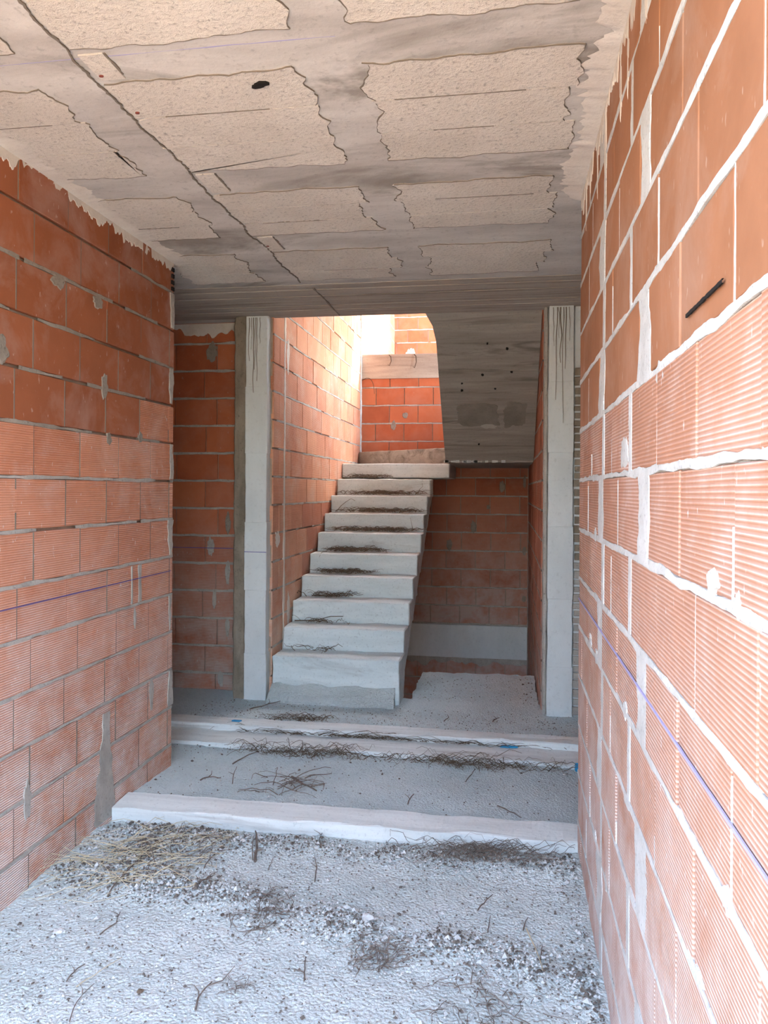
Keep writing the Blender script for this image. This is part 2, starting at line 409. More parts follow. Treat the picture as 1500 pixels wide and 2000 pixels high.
for k, z, u, w_ in wide:
    WR.strip('mortar_head', 'mortar_r', bedfn(k*2.7+u, w_, 0, .45), max(z, -.05)-.005, min(z+PITCH, ZC)+.005, .01, True, u, .0014)
for k, z, u, w_ in wide[::2]:
    for uu in ((1.075, 1.399, 2.143, 2.909) if k % 2 == 0 else (.957, 1.275, 1.60, 2.27, 2.80)):
        if random.random() < .6:
            a, b = 0.0, random.uniform(.06, PITCH)
            WR.strip('mortar_head', 'mortar_r', (lambda t, f=bedfn(k*5.1+uu, .0040, 0, 1.2), z=z, b=b: tuple(max(.0008, q*(1-(t-z)/(b+.004))) for q in f(t))), z, z+b, .008, True, uu, .0012)
for i in range(16):
    u = random.choice((1.15, 1.5, 1.95, 2.3, 2.65, 2.9)) + random.uniform(-.1, .1); z = random.choice((.355,.745,.945,1.145,1.345,1.545,1.745)) + random.uniform(-.03, .03)
    ru_, rz_ = random.uniform(.02, .05), random.uniform(.012, .03)
    if not (u < 1.35 and 1.0 < z < 1.3): WR.blob('mortar_patch', 'mortar_r', u, z, ru_, rz_, i*3.1, .0025, .8, 30)
WR.blob('mortar_patch', 'mortar_r', 2.03, 1.60, .08, .045, 77, .003, .7, 36)
WR.quadstrip('chalk_line', 'chalk_p', [(Y0+i*(YR-.02-Y0)/70, 1.062) for i in range(71)], .0024, .0042)
WR.quadstrip('brick_slot', 'dark', [(1.12+i*.0105, 1.792) for i in range(22)], .0030, .0046)
def rtop(t):
    a = fbm(t*5, 8.3, 0, 3) + .9*fbm(t*45, 8.3, 0, 4); return (max(.004, .045 + .060*a), .0)
WR.strip('mortar_smear', 'smear', rtop, Y0, YR-.005, .006, False, ZC-.004, .002)
for i in range(9):
    u = .9+i*.26+random.uniform(-.08, .08); WR.blob('mortar_patch', 'smear', u, ZC-.09, .018, .12, i*5.3+2, .004, 1.3, 60)

# wall behind the left column: faces -Y
WB = Wall('wall_rear_left', 0, 5.33, (1,0,0), (0,-1,0), -3.3, -1.86, -.06, ZC, rec=.010, thick=.14)
build_wall(WB, .16, lambda z, u: 'brick_d' if z > 1.0 else 'brick_s', (-2.22+.04, -2.08), bed=.014, bedw=.009, proud=.001)
for u, z, ru, rz, sd_ in ((-2.13,1.08,.05,.09,3),(-2.0,.9,.03,.12,4),(-2.0,1.25,.03,.1,5),(-2.1,.7,.025,.1,7),(-2.0,.5,.03,.09,8),(-2.13,2.5,.07,.1,9),(-2.05,.12,.04,.08,11)):
    WB.blob('mortar_patch', 'mortar_b' if z > 1.2 else 'mortar', u, z, ru*.8, rz*.8, sd_, .0025, .5, 34)
WB.strip('mortar_smear', 'smear', lambda t: (max(.02, .09+.11*fbm(t*5, 2.2, 0, 4)), 0), -3.3, -1.89, .015, False, ZC-.003, .004)
WB.strip('mortar_edge', 'mortar', bedfn(61, .014, 0, .9), .0, ZC, .02, True, -1.905, .006)
WB.quadstrip('chalk_line', 'chalk', [(-2.6+i*.05, 1.07) for i in range(15)], .002, .003)

# stairwell walls
WSL = Wall('wall_stair_left', SXL, 0, (0,1,0), (1,0,0), YCOL+.08, YB+.14, -2.6, 4.35, rec=.010, thick=.14, core='mortar_d')
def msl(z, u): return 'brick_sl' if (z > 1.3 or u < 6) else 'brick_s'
WSL.z0 = -.1
build_wall(WSL, .19, msl, (5.48, 5.34), bed=.013, bedw=.008, dry=lambda z: .35, proud=.0015)
WSL.strip('mortar_edge', 'smear', bedfn(71, .018, 0, .7), .0, 3.2, .02, True, 5.47, .004)
for u, z, ru, rz, sd_ in ((5.32,1.15,.07,.06,2),(5.6,.6,.05,.12,3),(5.55,2.5,.05,.14,4),(5.4,.25,.06,.1,8)):
    WSL.blob('mortar_patch', 'smear', u, z, ru, rz, sd_, .003, .8, 34)
WSL.strip('mortar_corner', 'mortar_r', bedfn(81, .022, 0, .35), 1.7, 4.3, .03, True, YB-.024, .012)

WSR = Wall('wall_stair_right', SXR, 0, (0,1,0), (-1,0,0), YCOL+.10, YB+.14, -2.6, ZC, rec=.010, thick=.14)
WSR.z0 = -.9
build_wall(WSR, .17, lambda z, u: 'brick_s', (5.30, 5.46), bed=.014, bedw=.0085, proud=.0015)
WSR.strip('mortar_corner', 'mortar', bedfn(91, .02, 0, .6), -.9, 1.75, .03, True, YB-.022, .006)

WSB = Wall('wall_stair_back', 0, YB, (1,0,0), (0,-1,0), SXL-.1, SXR+.1, -2.6, 2.74, rec=.010, thick=.14)
WSB.z0 = -.9
def bspans(k, z):
    if -.36 < z < -.02: return []
    return spans(SXL, SXR, (.145, -.015)[k % 2] + random.uniform(-.008, .008), LEN, .009)
build_wall(WSB, .04, lambda z, u: 'brick_d' if z > 1.75 else 'brick_s', bspans, bed=.014, bedw=.008, proud=.0015, u0=SXL, u1=SXR)
for u, z, ru, rz, sd_ in ((-.05,1.55,.05,.1,2),(-.36,1.1,.05,.1,3),(.19,.85,.04,.08,4),(-.62,.9,.05,.1,6),(.19,.33,.04,.06,7),(-1.25,2.22,.05,.08,9),(-1.12,2.33,.05,.05,10),(-.2,1.32,.03,.04,12),(.19,1.6,.03,.12,14)):
    WSB.blob('mortar_patch', 'mortar_b', u, z, ru*.8, rz*.7, sd_, .0025, .5, 34)
gb = MB(); gb.box(SXL, SXR-.002, YB-.02, YB+.02, -.33, .03); go = gb.build('ground_beam', M['col'], WSB.root); rough(go.data, .08, .004, 3)
WSB.strip('mortar_smear', 'mortar', lambda t: (max(.01, .05+.06*fbm(t*6, 2, 1, 4)), .04), SXL, SXR-.01, .015, False, -.34, .012)

# upper storey seen through the stairwell opening
WUB = Wall('wall_upper_back', 0, 11.9, (1,0,0), (0,-1,0), -1.9, 1.6, 3.0, 5.4, rec=.010, thick=.14)
build_wall(WUB, 3.0, lambda z, u: 'brick_d', (.05, -.11), bed=.014, bedw=.009, dry=lambda z: .2, gap=.012)
WUB.blob('mortar_patch', 'mortar', -1.5, 3.62, .1, .12, 4, .004, .7, 34)
WUL = Wall('wall_upper_left', -1.75, 0, (0,1,0), (1,0,0), YB+.14, 12.0, 3.0, 5.0, rec=.010, thick=.14)
build_wall(WUL, 3.0, lambda z, u: 'brick_sl', (.05, -.11), bed=.014, bedw=.009)

# plain enclosing walls outside the view
def slab(name, mat, x0, x1, y0, y1, z0, z1):
    m = MB(); m.box(x0, x1, y0, y1, z0, z1); o = m.build(name, M[mat]); o['kind'] = 'structure'; return o
slab('wall_far_left', 'brick_d', -5.14, -5.0, 2.4, 5.47, -.3, ZC)
slab('wall_rear_far_left', 'brick_d', -5.0, -3.3, 5.33, 5.47, -.3, ZC)
slab('wall_side_left', 'brick_d', -5.0, XL-.14, 2.4, 2.5, -.3, ZC)
slab('wall_far_right', 'brick_d', 1.5, 1.64, 2.9, 5.4, -.3, ZC)
slab('wall_side_right', 'brick_d', XR+.14, 1.5, 2.9, 3.0, -.3, ZC)
WRR = Wall('wall_rear_right', 0, 5.24, (1,0,0), (0,-1,0), .60, 1.5, -.1, ZC)
build_wall(WRR, .16, lambda z, u: 'brick_s', (.70, .86), bed=.014, bedw=.009, proud=.001)
slab('wall_front_left', 'brick_d', -5.14, XL-.14, Y0, Y0+.14, -.3, 3.0)
slab('wall_front_right', 'brick_d', XR+.14, 3.0, Y0, Y0+.14, -.3, 3.0)
slab('wall_basement_front', 'brick_d', SXL-.1, SXR+.14, 4.9, 5.0, -2.6, -.3)
slab('floor_basement', 'dirt', SXL-.14, SXR+.14, 4.9, YB+.14, -2.75, -2.6)
slab('wall_upper_right', 'brick_d', SXR, SXR+.14, YCOL+.1, 7.3, 3.0, 5.0)
slab('wall_upper_left_front', 'brick_d', SXL-.14, SXL-.002, YCOL+.1, YB+.14, 4.35, 5.0)
slab('wall_upper_front', 'brick_d', SXL-.14, SXR+.14, YCOL-.05, YCOL+.1, 3.0, 5.0)
slab('sun_block_roof_front', 'ceil', SXL-.14, 2.6, YCOL-.05, UPY, 5.0, 5.2)  # unseen roof slab added to keep the sun off the lower stairwell
slab('sun_block_roof_right', 'ceil', UPX, 2.6, UPY, 12.1, 5.0, 5.2)  # second added slab, limits the sun to the far left corner

# ------------------------------------------------------------------ ceiling
cm = MB()
cm.box(-5.14, 1.64, Y0, 4.42, ZC, ZC+.29)
cm.box(-5.14, 1.64, 4.42, YCOL+.10, ZC+.001, ZC+.29)
cm.box(-5.14, SXL-.14, YCOL+.10, YCOL+.3, ZC, ZC+.29)
cm.box(SXR+.14, 1.64, YCOL+.10, 5.42, ZC, ZC+.29)
ceiling = cm.build('ceiling', M['ceil']); ceiling['kind'] = 'structure'
# board-marked edge beam: each formwork board its own strip with a small step between
yb = 4.40
for i, wd in enumerate((.10, .14, .09, .16, .11, .12, .10)):
    y1 = min(yb+wd, YCOL+.10); m = MB(); m.box(-5.0, 1.5, yb+.0015, y1-.0015, ZC-.004-(i*7 % 3)*.003, ZC+.01)
    o = m.build('board_mark', M['beam'], ceiling); yb = y1
def ribbon(name, mat, pts, half, z, parent):
    m = MB()
    for i, (x, y) in enumerate(pts):
        h = half*(1+1.6*nz(i*.45, x*3+half*900)); h = max(h, half*.06)
        a = Vector(pts[min(i+1, len(pts)-1)]) - Vector(pts[max(i-1, 0)]); a = Vector((-a.y, a.x)).normalized()*h
        m.v += [Vector((x+a.x, y+a.y, z)), Vector((x-a.x, y-a.y, z)), Vector((x+a.x, y+a.y, z+.004)), Vector((x-a.x, y-a.y, z+.004))]
        if i: b = 4*i; m.f += [[b-4, b-3, b+1, b], [b-4, b, b+2, b-2], [b-3, b-1, b+3, b+1]]
    return m.build(name, M[mat], parent)
ROWS = [(.58, 1.13), (1.30, 1.95), (2.13, 2.78), (3.0, 3.52), (3.77, 4.30)]
CSP = [(-2.9, -2.35, 3), (-1.80, -1.37, 1), (-1.19, -.60, 1), (-.42, .19, 1), (.6, 1.2, 3)]
def jag(t, seed, amp): return amp*fbm(t*7, seed, 0, 5)
for ri, (ya, ybk) in enumerate(ROWS):
    nb = 3; d = (ybk-ya)/nb
    for ci, (xa, xb, skip) in enumerate(CSP):
        if skip == 3 and ya < 2.0: continue
        for b in range(nb):
            s0 = ri*31.7 + ci*7.3 + b*2.9
            y0b, y1b = ya+b*d+.002, ya+(b+1)*d-.002
            ex0, ex1 = random.uniform(-.03, .03), random.uniform(-.035, .035)
            x0, x1 = xa+ex0, xb+ex1; pts = []
            n = 40
            for i in range(n):
                t = i/n; x = x0+(x1-x0)*t; pts.append((x, y0b + (jag(x, s0, .022) if b == 0 else .002*nz(x*30, s0))))
            for i in range(16):
                t = i/16; y = y0b+(y1b-y0b)*t; pts.append((x1 + jag(y*1.1, s0+3, .035) + .008*fbm(y*45, s0, 0, 3), y))
            for i in range(n):
                t = i/n; x = x1+(x0-x1)*t; pts.append((x, y1b + (jag(x, s0+5, .022) if b == nb-1 else .002*nz(x*30, s0))))
            for i in range(16):
                t = i/16; y = y1b+(y0b-y1b)*t
                pts.append(((x0 + jag(y*1.1, ri+3, .035) + .008*fbm(y*45, s0+8, 0, 3)) if ci != 2 else (-1.195+.02*fbm(y*5, 4.4, 0, 4)+.006*fbm(y*45, 2.2, 0, 3)), y))
            m = MB(); m.prism(pts, ZC-.0030-random.uniform(0, .0015), ZC+.004)
            m.build('ceiling_block', M['block'], ceiling)
            if ya > 1.0 and skip == 1:
                q_ = pts[n:n+17]; ribbon('crack', 'crack', q_, .0009, ZC-.0052, ceiling)
                if b == 0: ribbon('crack', 'crack', pts[:n+1], .0008, ZC-.0052, ceiling)
                if b == nb-1: ribbon('crack', 'crack', pts[n+16:2*n+17], .0010, ZC-.0052, ceiling)
                if ci == 3: ribbon('crack', 'crack', pts[2*n+16:], .0010, ZC-.0052, ceiling)
ribbon('crack', 'crack', [(-1.203+.02*fbm(y*5, 4.4, 0, 4)+.006*fbm(y*45, 2.2, 0, 3), y) for y in [Y0+.3+i*.01 for i in range(360)]], .0030, ZC-.0058, ceiling)
ribbon('crack', 'crack', [(-1.145+.006*fbm(y*5, 1.4, 0, 4), y) for y in [4.45+i*.03 for i in range(25)]], .004, ZC-.012, ceiling)
for (ya, yb2) in ((1.98, 2.11), (2.80, 2.98), (3.54, 3.74)):
    m = MB(); m.box(-1.19, -1.115, ya, yb2, ZC-.005, ZC+.003); m.build('formwork_strip', M['block'], ceiling)
    ribbon('crack', 'crack', [(-1.112+.003*nz(y*20, 2), y) for y in [ya+i*.01 for i in range(int((yb2-ya)/.01))]], .003, ZC-.004, ceiling)
# gaps between blocks
for y, xa, xb in ((2.347,-1.1,-.75),(2.347,-.35,.05),(2.563,-.25,-.05),(3.173,-.3,.1),(3.35,-1.1,-.8),(4.12,-1.0,-.7),(2.347,-1.75,-1.5),(3.35,-1.7,-1.5)):
    ribbon('crack', 'crack', [(xa+(xb-xa)*i/40, y+.0015*nz(i*.4, xa)) for i in range(41)], .0008, ZC-.0053, ceiling)
ribbon('chalk_line', 'chalk_p', [(XL+.05+i*.05, 2.0+.004*nz(i*.5, 1)) for i in range(26)], .0012, ZC-.0005, ceiling)
def cpoint(px, py):
    D = 1500*(ZC-CAM_H)/(957-py); X = (px-990)*C_*D/1500; return Vector((X, (D+X*S_)/C_, ZC))
p = cpoint(503, 162); m = MB(); m.prism([(p.x+.026*math.cos(a)*(1+.8*nz(a*2, 1)), p.y+.011*math.sin(a)*(1+.5*nz(a*2, 5))+.25*.03*-math.cos(a)) for a in [i*.4 for i in range(15)]], ZC-.0125, ZC-.004); m.build('hole', M['dark'], ceiling)
for q in ((193,148),(264,220),(520,480)):
    p = cpoint(*q); m = MB(); m.prism([(p.x+.007*math.cos(a)*(1+1.2*nz(a*2, q[0])), p.y+.005*math.sin(a)*(1+1.2*nz(a*2, 5))) for a in [i*.5 for i in range(12)]], ZC-.008, ZC-.004); m.build('brick_chip', M['red'], ceiling)
# mortar squeezed out along the tops of the walls
def fillet(name, x, sgn, y0, y1, wid, seed):
    m = MB(); n = int((y1-y0)/.012)
    for i in range(n+1):
        y = y0+(y1-y0)*i/n; wd = max(.012, wid*(1+.5*fbm(y*6, seed, 0, 3)+.45*fbm(y*40, seed, 0, 3))); t = .006+.002*fbm(y*9, seed, 0, 3)
        m.v += [Vector((x, y, ZC-t-.006)), Vector((x+sgn*wd*.7, y, ZC-t)), Vector((x+sgn*wd, y, ZC-.001)), Vector((x, y, ZC+.002))]
        if i: b = 4*i; m.f += [[b-4, b, b+1, b-3], [b-3, b+1, b+2, b-2]]
    return m.build(name, M['smear'], ceiling, True)
fillet('mortar_smear', XL-.001, 1, Y0, YL+.02, .075, 3.1); fillet('mortar_smear', XR+.001, -1, Y0, YR, .075, 9.7)

# ------------------------------------------------------------------ floors
def debris(x, y):
    """0..1: how much loose rubble lies at a place of the near floor (a drift across it and a heap along the kerb)"""
    pts = DRIFT; best = 9
    for (ax, ay), (bx, by) in zip(pts, pts[1:]):
        dx, dy = bx-ax, by-ay; t = max(0, min(1, ((x-ax)*dx+(y-ay)*dy)/(dx*dx+dy*dy))); best = min(best, math.hypot(x-ax-dx*t, y-ay-dy*t))
    k = max(0, 1-best/.16) + max(0, 1-abs(y-3.10)/.13)*.8 + max(0, 1-(XR-x)/.14)*.5
    k += max(0, 1-math.hypot(x+1.45, y-2.95)/.42)*.9
    return min(1, k*(1+.9*fbm(x*4, y*4, 3, 3)))
DRIFT = [tuple(at(px, py)[:2]) for px, py in ((130,1720),(300,1735),(480,1765),(600,1800),(720,1830),(880,1860),(1020,1890),(1130,1930),(1190,1985))]
def floor_grid(name, mat, x0, x1, y0, y1, cell, zf, amp):
    nx, ny = int((x1-x0)/cell), int((y1-y0)/cell); v = []; f = []
    for j in range(ny+1):
        for i in range(nx+1):
            x, y = x0+(x1-x0)*i/nx, y0+(y1-y0)*j/ny
            v.append((x, y, zf(x, y) + amp(x, y)))
    for j in range(ny):
        for i in range(nx):
            a = j*(nx+1)+i; f.append((a, a+1, a+nx+2, a+nx+1))
    n = len(v); v += [(x0,y0,-.3),(x1,y0,-.3),(x1,y1,-.3),(x0,y1,-.3)]
    o = link(name, mesh(name, v, f, True), M[mat]); o['kind'] = 'structure'; return o
def za(x, y): return 0.0
floor_grid('floor', 'floor', XL-.03, XR+.03, Y0, 3.32, .0155, za,
           lambda x, y: .010*fbm(x*1.7, y*1.7, 0, 3) + (.0065+.010*debris(x, y))*fbm(x*26, y*26, 1, 5) + .022*debris(x, y))
def zd(x, y): return .045 - .045*max(0, min(1, (y-3.45)/.75)) + .02*max(0, 1-(4.25-y)/.2)
floor_grid('floor_dirt_step', 'dirt', -5.0, 1.5, 3.36, 4.30, .02, zd, lambda x, y: .006*fbm(x*3, y*3, 0, 3)+.006*fbm(x*25, y*25, 1, 4))
def zl(x, y): return .068 - .028*max(0, min(1, (y-4.5)/.5))
floor_grid('floor_landing', 'dirt', -5.0, 1.5, 4.48, 5.345, .02, zl, lambda x, y: .004*fbm(x*3, y*3, 0, 3)+.004*fbm(x*30, y*30, 1, 4))
slab('floor_slab', 'dirt', -5.0, 1.5, Y0, 5.0, -.3, -.09)

# slab tongue beside the stair, its far edge broken off above the hole
m = MB(); pts = [(-.665, 5.28), (SXR-.01, 5.28)] + [(SXR-.01-(SXR+.655)*i/14, 6.18+.02*fbm(i*.7, 3, 0, 3)) for i in range(15)] + [(-.66+.012*nz(i*.8, 4), 6.1-.1*i) for i in range(8)]
m.prism(pts, -.2, .035); o = m.build('floor_tongue', M['dirt']); o['kind'] = 'structure'
rough(o.data, .045, .012, 5, 14, 0)

# concrete kerbs across the corridor
def kerb(name, x0, x1, y0, y1, z0, z1, seed, mat='kerb', slope=.0, curve=0.0):
    mb = MB(); n = int((x1-x0)/.025); prof = [(0, 0), (.0, .6), (.008, .97), (.05, 1.0), (.5, 1.04), (.96, 1.08), (1, .6), (1, 0)]
    for i in range(n+1):
        x = x0+(x1-x0)*i/n
        for k, (a, b) in enumerate(prof):
            y = y0 + (y1-y0)*a + .012*fbm(x*2.2, seed, k*.25, 5) + curve*(x-x0)
            z = z0 + (z1-z0)*b + (.008*fbm(x*5, seed+k*.45, 2, 5) if 0 < k < 7 else 0) + slope*(x-x0)
            mb.v.append(Vector((x, y, z)))
        if i:
            c = 8*i
            for k in range(7): mb.f.append([c-8+k, c+k, c+k+1, c-7+k])
    mb.f += [list(range(8)), list(range(8*n, 8*n+8))[::-1]]
    loc = Vector(((x0+x1)/2, (y0+y1)/2, z0)); o = mb.build(name, M[mat], off=loc); o.location = loc
    return o
k1 = kerb('concrete_kerb', XL+.005, XR+.02, 3.235, 3.40, -.02, .060, 2.2)
tag(k1, 'pale cream concrete kerb nearest the camera, coming out of the left brick wall', 'kerb')
k2 = kerb('concrete_kerb', -3.2, 1.45, 4.215, 4.46, -.03, .040, 5.1)
tag(k2, 'lower of two pale concrete kerbs at the landing, twigs heaped along its foot', 'kerb')
k3 = kerb('concrete_kerb', -3.2, 1.45, 4.425, 4.55, .0, .080, 8.4)
tag(k3, 'upper of two pale concrete kerbs at the landing, edging the grey floor', 'kerb')

# ------------------------------------------------------------------ columns
def drips(parent, xs, y, z1, mat='crack'):
    for x, l, h in xs:
        m = MB(); n = 12
        for i in range(n+1):
            z = z1 - l*i/n; xx = x+.010*nz(i*.25, x*50); hh = h*(1-.6*i/n)
            m.v += [Vector((xx-hh, y, z)), Vector((xx+hh, y, z)), Vector((xx-hh, y+.004, z)), Vector((xx+hh, y+.004, z))]
            if i: b = 4*i; m.f += [[b-4, b-3, b+1, b], [b-4, b, b+2, b-2], [b-3, b-1, b+3, b+1]]
        q = m.build('drip_mark', M[mat], parent, off=parent.location)
cl = empty('concrete_column', (-1.765, YCOL+.125, 0)); tag(cl, 'concrete column left of the stair, brown stained strip down its left side', 'column')
def cpart(name, mat, par, x0, x1, y0, y1, z0, z1, cell=.07, amp=.004, seed=1, bev=.008):
    m = MB(); m.box(x0, x1, y0, y1, z0, z1); o = m.build(name, M[mat], par, off=par.location); rough(o.data, cell, amp, seed, 9, bev); return o
lift = [0.02, .36, .80, 1.27, 1.75, 2.21, ZC-.002]
for i, (a, b) in enumerate(zip(lift, lift[1:])):
    cpart('shaft', 'col', cl, -1.80+.004*(i % 2), -1.64-.004*(i % 2), YCOL-.001*(i % 3), YCOL+.25, a-.0015, b+.0015, .05, .003, i*3.3, .003)
cpart('stained_strip', 'col_d', cl, -1.885, -1.796, YCOL+.012, YCOL+.25, .02, ZC-.002, .04, .010, 9)
drips(cl, [(-1.772,.30,.0022),(-1.757,.22,.0016),(-1.741,.52,.0030),(-1.731,.36,.0018),(-1.718,.44,.0022),(-1.695,.18,.0016)], YCOL-.006, ZC-.02)
m = MB(); m.box(-1.80, -1.642, YCOL-.0035, YCOL, 1.0625, 1.0665); m.build('chalk_line', M['chalk'], cl, off=cl.location)

cr = empty('concrete_column', (.36, YCOL+.125, 0)); tag(cr, 'concrete column right of the stair, dark drips near its top, toothed brick ends beside it', 'column')
for i, (a, b) in enumerate(zip(lift, lift[1:])):
    cpart('shaft', 'col', cr, .262+.003*(i % 2), .425-.003*(i % 2), YCOL-.03-.001*(i % 3), YCOL+.25, a-.0015, b+.0015, .05, .003, i*5.1+40, .003)
cpart('edge_strip', 'mortar', cr, .236, .262, YCOL+.0, YCOL+.2, .03, ZC-.003, .05, .006, 77)
cpart('shaft', 'col', cr, .425, .62, YCOL+.0, YCOL+.25, .02, ZC-.002, .08, .003, 90)
z = .05
while z < 2.28:
    h = random.uniform(.03, .055); d = random.uniform(0, .012)
    cpart('brick_tooth', 'col_d' if z > 1.0 else 'mortar', cr, .428+random.uniform(-.004, .006), .515, YCOL-.022+d, YCOL+.06, z, z+h, .05, .004, z*9, .003); z += h+random.uniform(.008, .016)
drips(cr, [(.292,.25,.002),(.312,.60,.0028),(.327,.2,.0018),(.338,.36,.004),(.352,.75,.0024),(.372,.40,.0034),(.39,.22,.0018)], YCOL-.037, ZC-.02)

# ------------------------------------------------------------------ staircase
RISE, TREAD, Z1, YS1 = .158, .255, .34, 5.165
SX0, SX1 = SXL+.012, -.714
st = empty('staircase', (-1.1, YS1, 0)); tag(st, 'bare concrete staircase climbing to a half landing and turning back to the right', 'staircase')
def spart(name, mb, mat, cell=.06, amp=.004, seed=0, bev=.007):
    o = mb.build(name, M[mat], st, off=st.location)
    if cell: rough(o.data, cell, amp, seed, 7, bev)
    return o
for k in range(9):
    zt, ys = Z1+RISE*k, YS1+TREAD*k; m = MB()
    m.box(SX0, SX1+.004*nz(k*1.7, 3), ys+.004*nz(k*2.3, 1), ys+TREAD+.02, zt-RISE-(.16 if k == 0 else .012), zt)
    spart('step', m, 'stair', .055, .0065, k*4.7)
m = MB()
n = 18
pts = [(YS1-.11, -.02), (YS1-.10, .055), (YS1-.05, .10), (YS1-.015, .15), (YS1+.1, .15), (YS1+.1, -.02)]
m.prism(pts, SX0, SX1-.03, 'x'); spart('rubble_foot', m, 'floor', .03, .022, 31, 0)
so_ = lambda y: Z1 + (y-YS1)*RISE/TREAD - .335        # soffit line
YE = YS1+9*TREAD
m = MB(); m.prism([(YS1+.10, -.02), (YS1+.10, Z1-RISE), (YE+.02, Z1+8*RISE-.02), (YE+.02, so_(YE)+.02), (YS1+.50, so_(YS1+.50)), (YS1+.13, so_(YS1+.13))], SX0, SX1-.004, 'x'); spart('waist_slab', m, 'stair', .09, .006, 12)
m = MB(); m.box(SXL+.004, -.553, YE, YB-.004, 1.62, 1.76); spart('half_landing', m, 'stair', .08, .005, 20)
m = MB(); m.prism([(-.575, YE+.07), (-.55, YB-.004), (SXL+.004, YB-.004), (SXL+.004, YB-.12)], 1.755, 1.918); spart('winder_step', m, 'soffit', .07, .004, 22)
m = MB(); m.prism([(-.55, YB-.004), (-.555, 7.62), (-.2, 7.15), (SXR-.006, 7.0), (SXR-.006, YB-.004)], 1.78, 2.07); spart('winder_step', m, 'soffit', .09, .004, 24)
# upper flight: sloping soffit, its boards and its own steps
zs = lambda y: ZC - .002 - .62*(y - 5.22)
FX0, FX1 = -.50, SXR-.004
def fx(y): return FX0 - .065*max(0, 1-(y-5.2)/.22)**1.6 - .035*max(0, (y-5.3)/1.45)
ysteps = [5.205, 5.33, 5.45, 5.60, 5.73, 5.90, 6.08, 6.24, 6.40, 6.55, 6.75]
for i, (a, b) in enumerate(zip(ysteps, ysteps[1:])):
    o_ = (i*5 % 3)*.003; m = MB(); x0a, x0b = fx(a), fx(b)
    v = [(x0a, a, zs(a)-o_), (FX1, a, zs(a)-o_), (FX1, b, zs(b)-o_), (x0b, b, zs(b)-o_)]
    m.add(v + [(x, y, z+.16) for x, y, z in v], [(0,3,2,1),(4,5,6,7),(0,1,5,4),(1,2,6,5),(2,3,7,6),(3,0,4,7)])
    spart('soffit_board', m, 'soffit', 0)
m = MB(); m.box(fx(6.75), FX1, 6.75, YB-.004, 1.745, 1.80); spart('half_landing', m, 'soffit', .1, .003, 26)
for k in range(6):
    ys = 7.0-.255*(k+1); m = MB(); m.box(FX0-.03, FX1, ys, ys+.28, 2.07+.158*(k+1)-.25, 2.07+.158*(k+1)); spart('step', m, 'stair', 0)
def soffit_at(px, py):
    kz = (957-py)/1500; ky = (1+(px-990)*C_*S_/1500)/C_; D = (ZC-.002+.62*5.22-CAM_H)/(kz+.62*ky)
    return (px-990)*C_*D/1500, D*ky
def soffit_mark(name, mat, px, py, ru, rv, seed, n=24, jag=.5, off=.010, sq=2.0):
    cx, cy = soffit_at(px, py); m = MB(); top = []; bot = []
    for i in range(n):
        a = 2*math.pi*i/n; r = 1+jag*fbm(math.cos(a)*2+seed, math.sin(a)*2, seed, 4); ca, sa = math.cos(a), math.sin(a); q = (abs(ca)**sq+abs(sa)**sq)**(-1/sq)
        x = min(cx+ca*q*ru*r, FX1-.003); y = cy+sa*q*rv*r; bot.append((x, y, zs(y)-off)); top.append((x, y, zs(y)+.004))
    m.add(bot+top, [list(range(n))] + [(i, i+n, (i+1)%n+n, (i+1)%n) for i in range(n)]); spart(name, m, mat, 0)
for px, py, r_ in ((941,729,.011),(998,723,.010),(901,746,.008),(901,760,.010),(989,678,.010),(966,756,.008),(950,668,.006),(935,865,.008)): soffit_mark('tie_hole', 'dark', px, py, r_*.95, r_*.9, px*.1, 12)
M['damp'] = concrete('damp_concrete', (.19,.178,.157), (.28,.265,.235), 5, pits=.3, fine=50)
M['pale_c'] = concrete('patched_concrete', (.40,.385,.355), (.48,.46,.43), 5, pits=.3, fine=50)
soffit_mark('damp_patch', 'damp', 932, 808, .16, .12, 3, 60, .22, .0085, 9)
soffit_mark('damp_patch', 'damp', 1006, 806, .085, .13, 9, 60, .3, .0085, 7)
soffit_mark('patched_spot', 'pale_c', 953, 829, .055, .022, 5, 30, .5, .0095, 6)
# pale crumbs along the lower edge of the soffit
m = MB()
for i in range(26):
    x = -.53+random.random()**1.5*.5; r = random.uniform(.004, .009); m.box(x-r*2, x+r*2, 6.742, 6.756, 1.752-r, 1.752+r*1.5)
spart('mortar_crumbs', m, 'kerb', 0)['kind'] = 'stuff'

# upper floor slab: its edge is the concrete beam at the top of the stairwell's back wall
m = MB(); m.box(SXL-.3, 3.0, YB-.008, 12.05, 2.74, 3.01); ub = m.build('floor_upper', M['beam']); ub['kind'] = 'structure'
for i, (x, l) in enumerate(((-1.30, .10), (-1.02, .13))):
    m = MB(); m.tube([(x, YB-.02, 3.0), (x+.02, YB-.03, 2.98), (x+.025, YB-.028, 2.98-l*.5), (x+.005, YB-.03, 2.98-l), (x-.01, YB-.035, 2.98-l*.9)], .006, .004, 6)
    o = m.build('wire_hook', M['steel'], off=(x, YB-.02, 3.0)); o.location = (x, YB-.02, 3.0)
    tag(o, ('left' if i == 0 else 'right') + ' of two bent wire hooks hanging on the concrete beam above the stair', 'wire', 'wire hooks on the beam')
m = MB(); m.tube([(-1.60+.14*math.sin(a*.5)*(1), YB-.03-.004*a, 2.72-.0-.17*(a/3.1)**2+.05*math.sin(a)) for a in [i*.2 for i in range(16)]], .0035, .003, 5)
o = m.build('wire_loop', M['steel'], off=(-1.6, YB-.03, 2.72)); o.location = (-1.6, YB-.03, 2.72); tag(o, 'thin dark wire loop hanging in the far corner under the beam', 'wire')

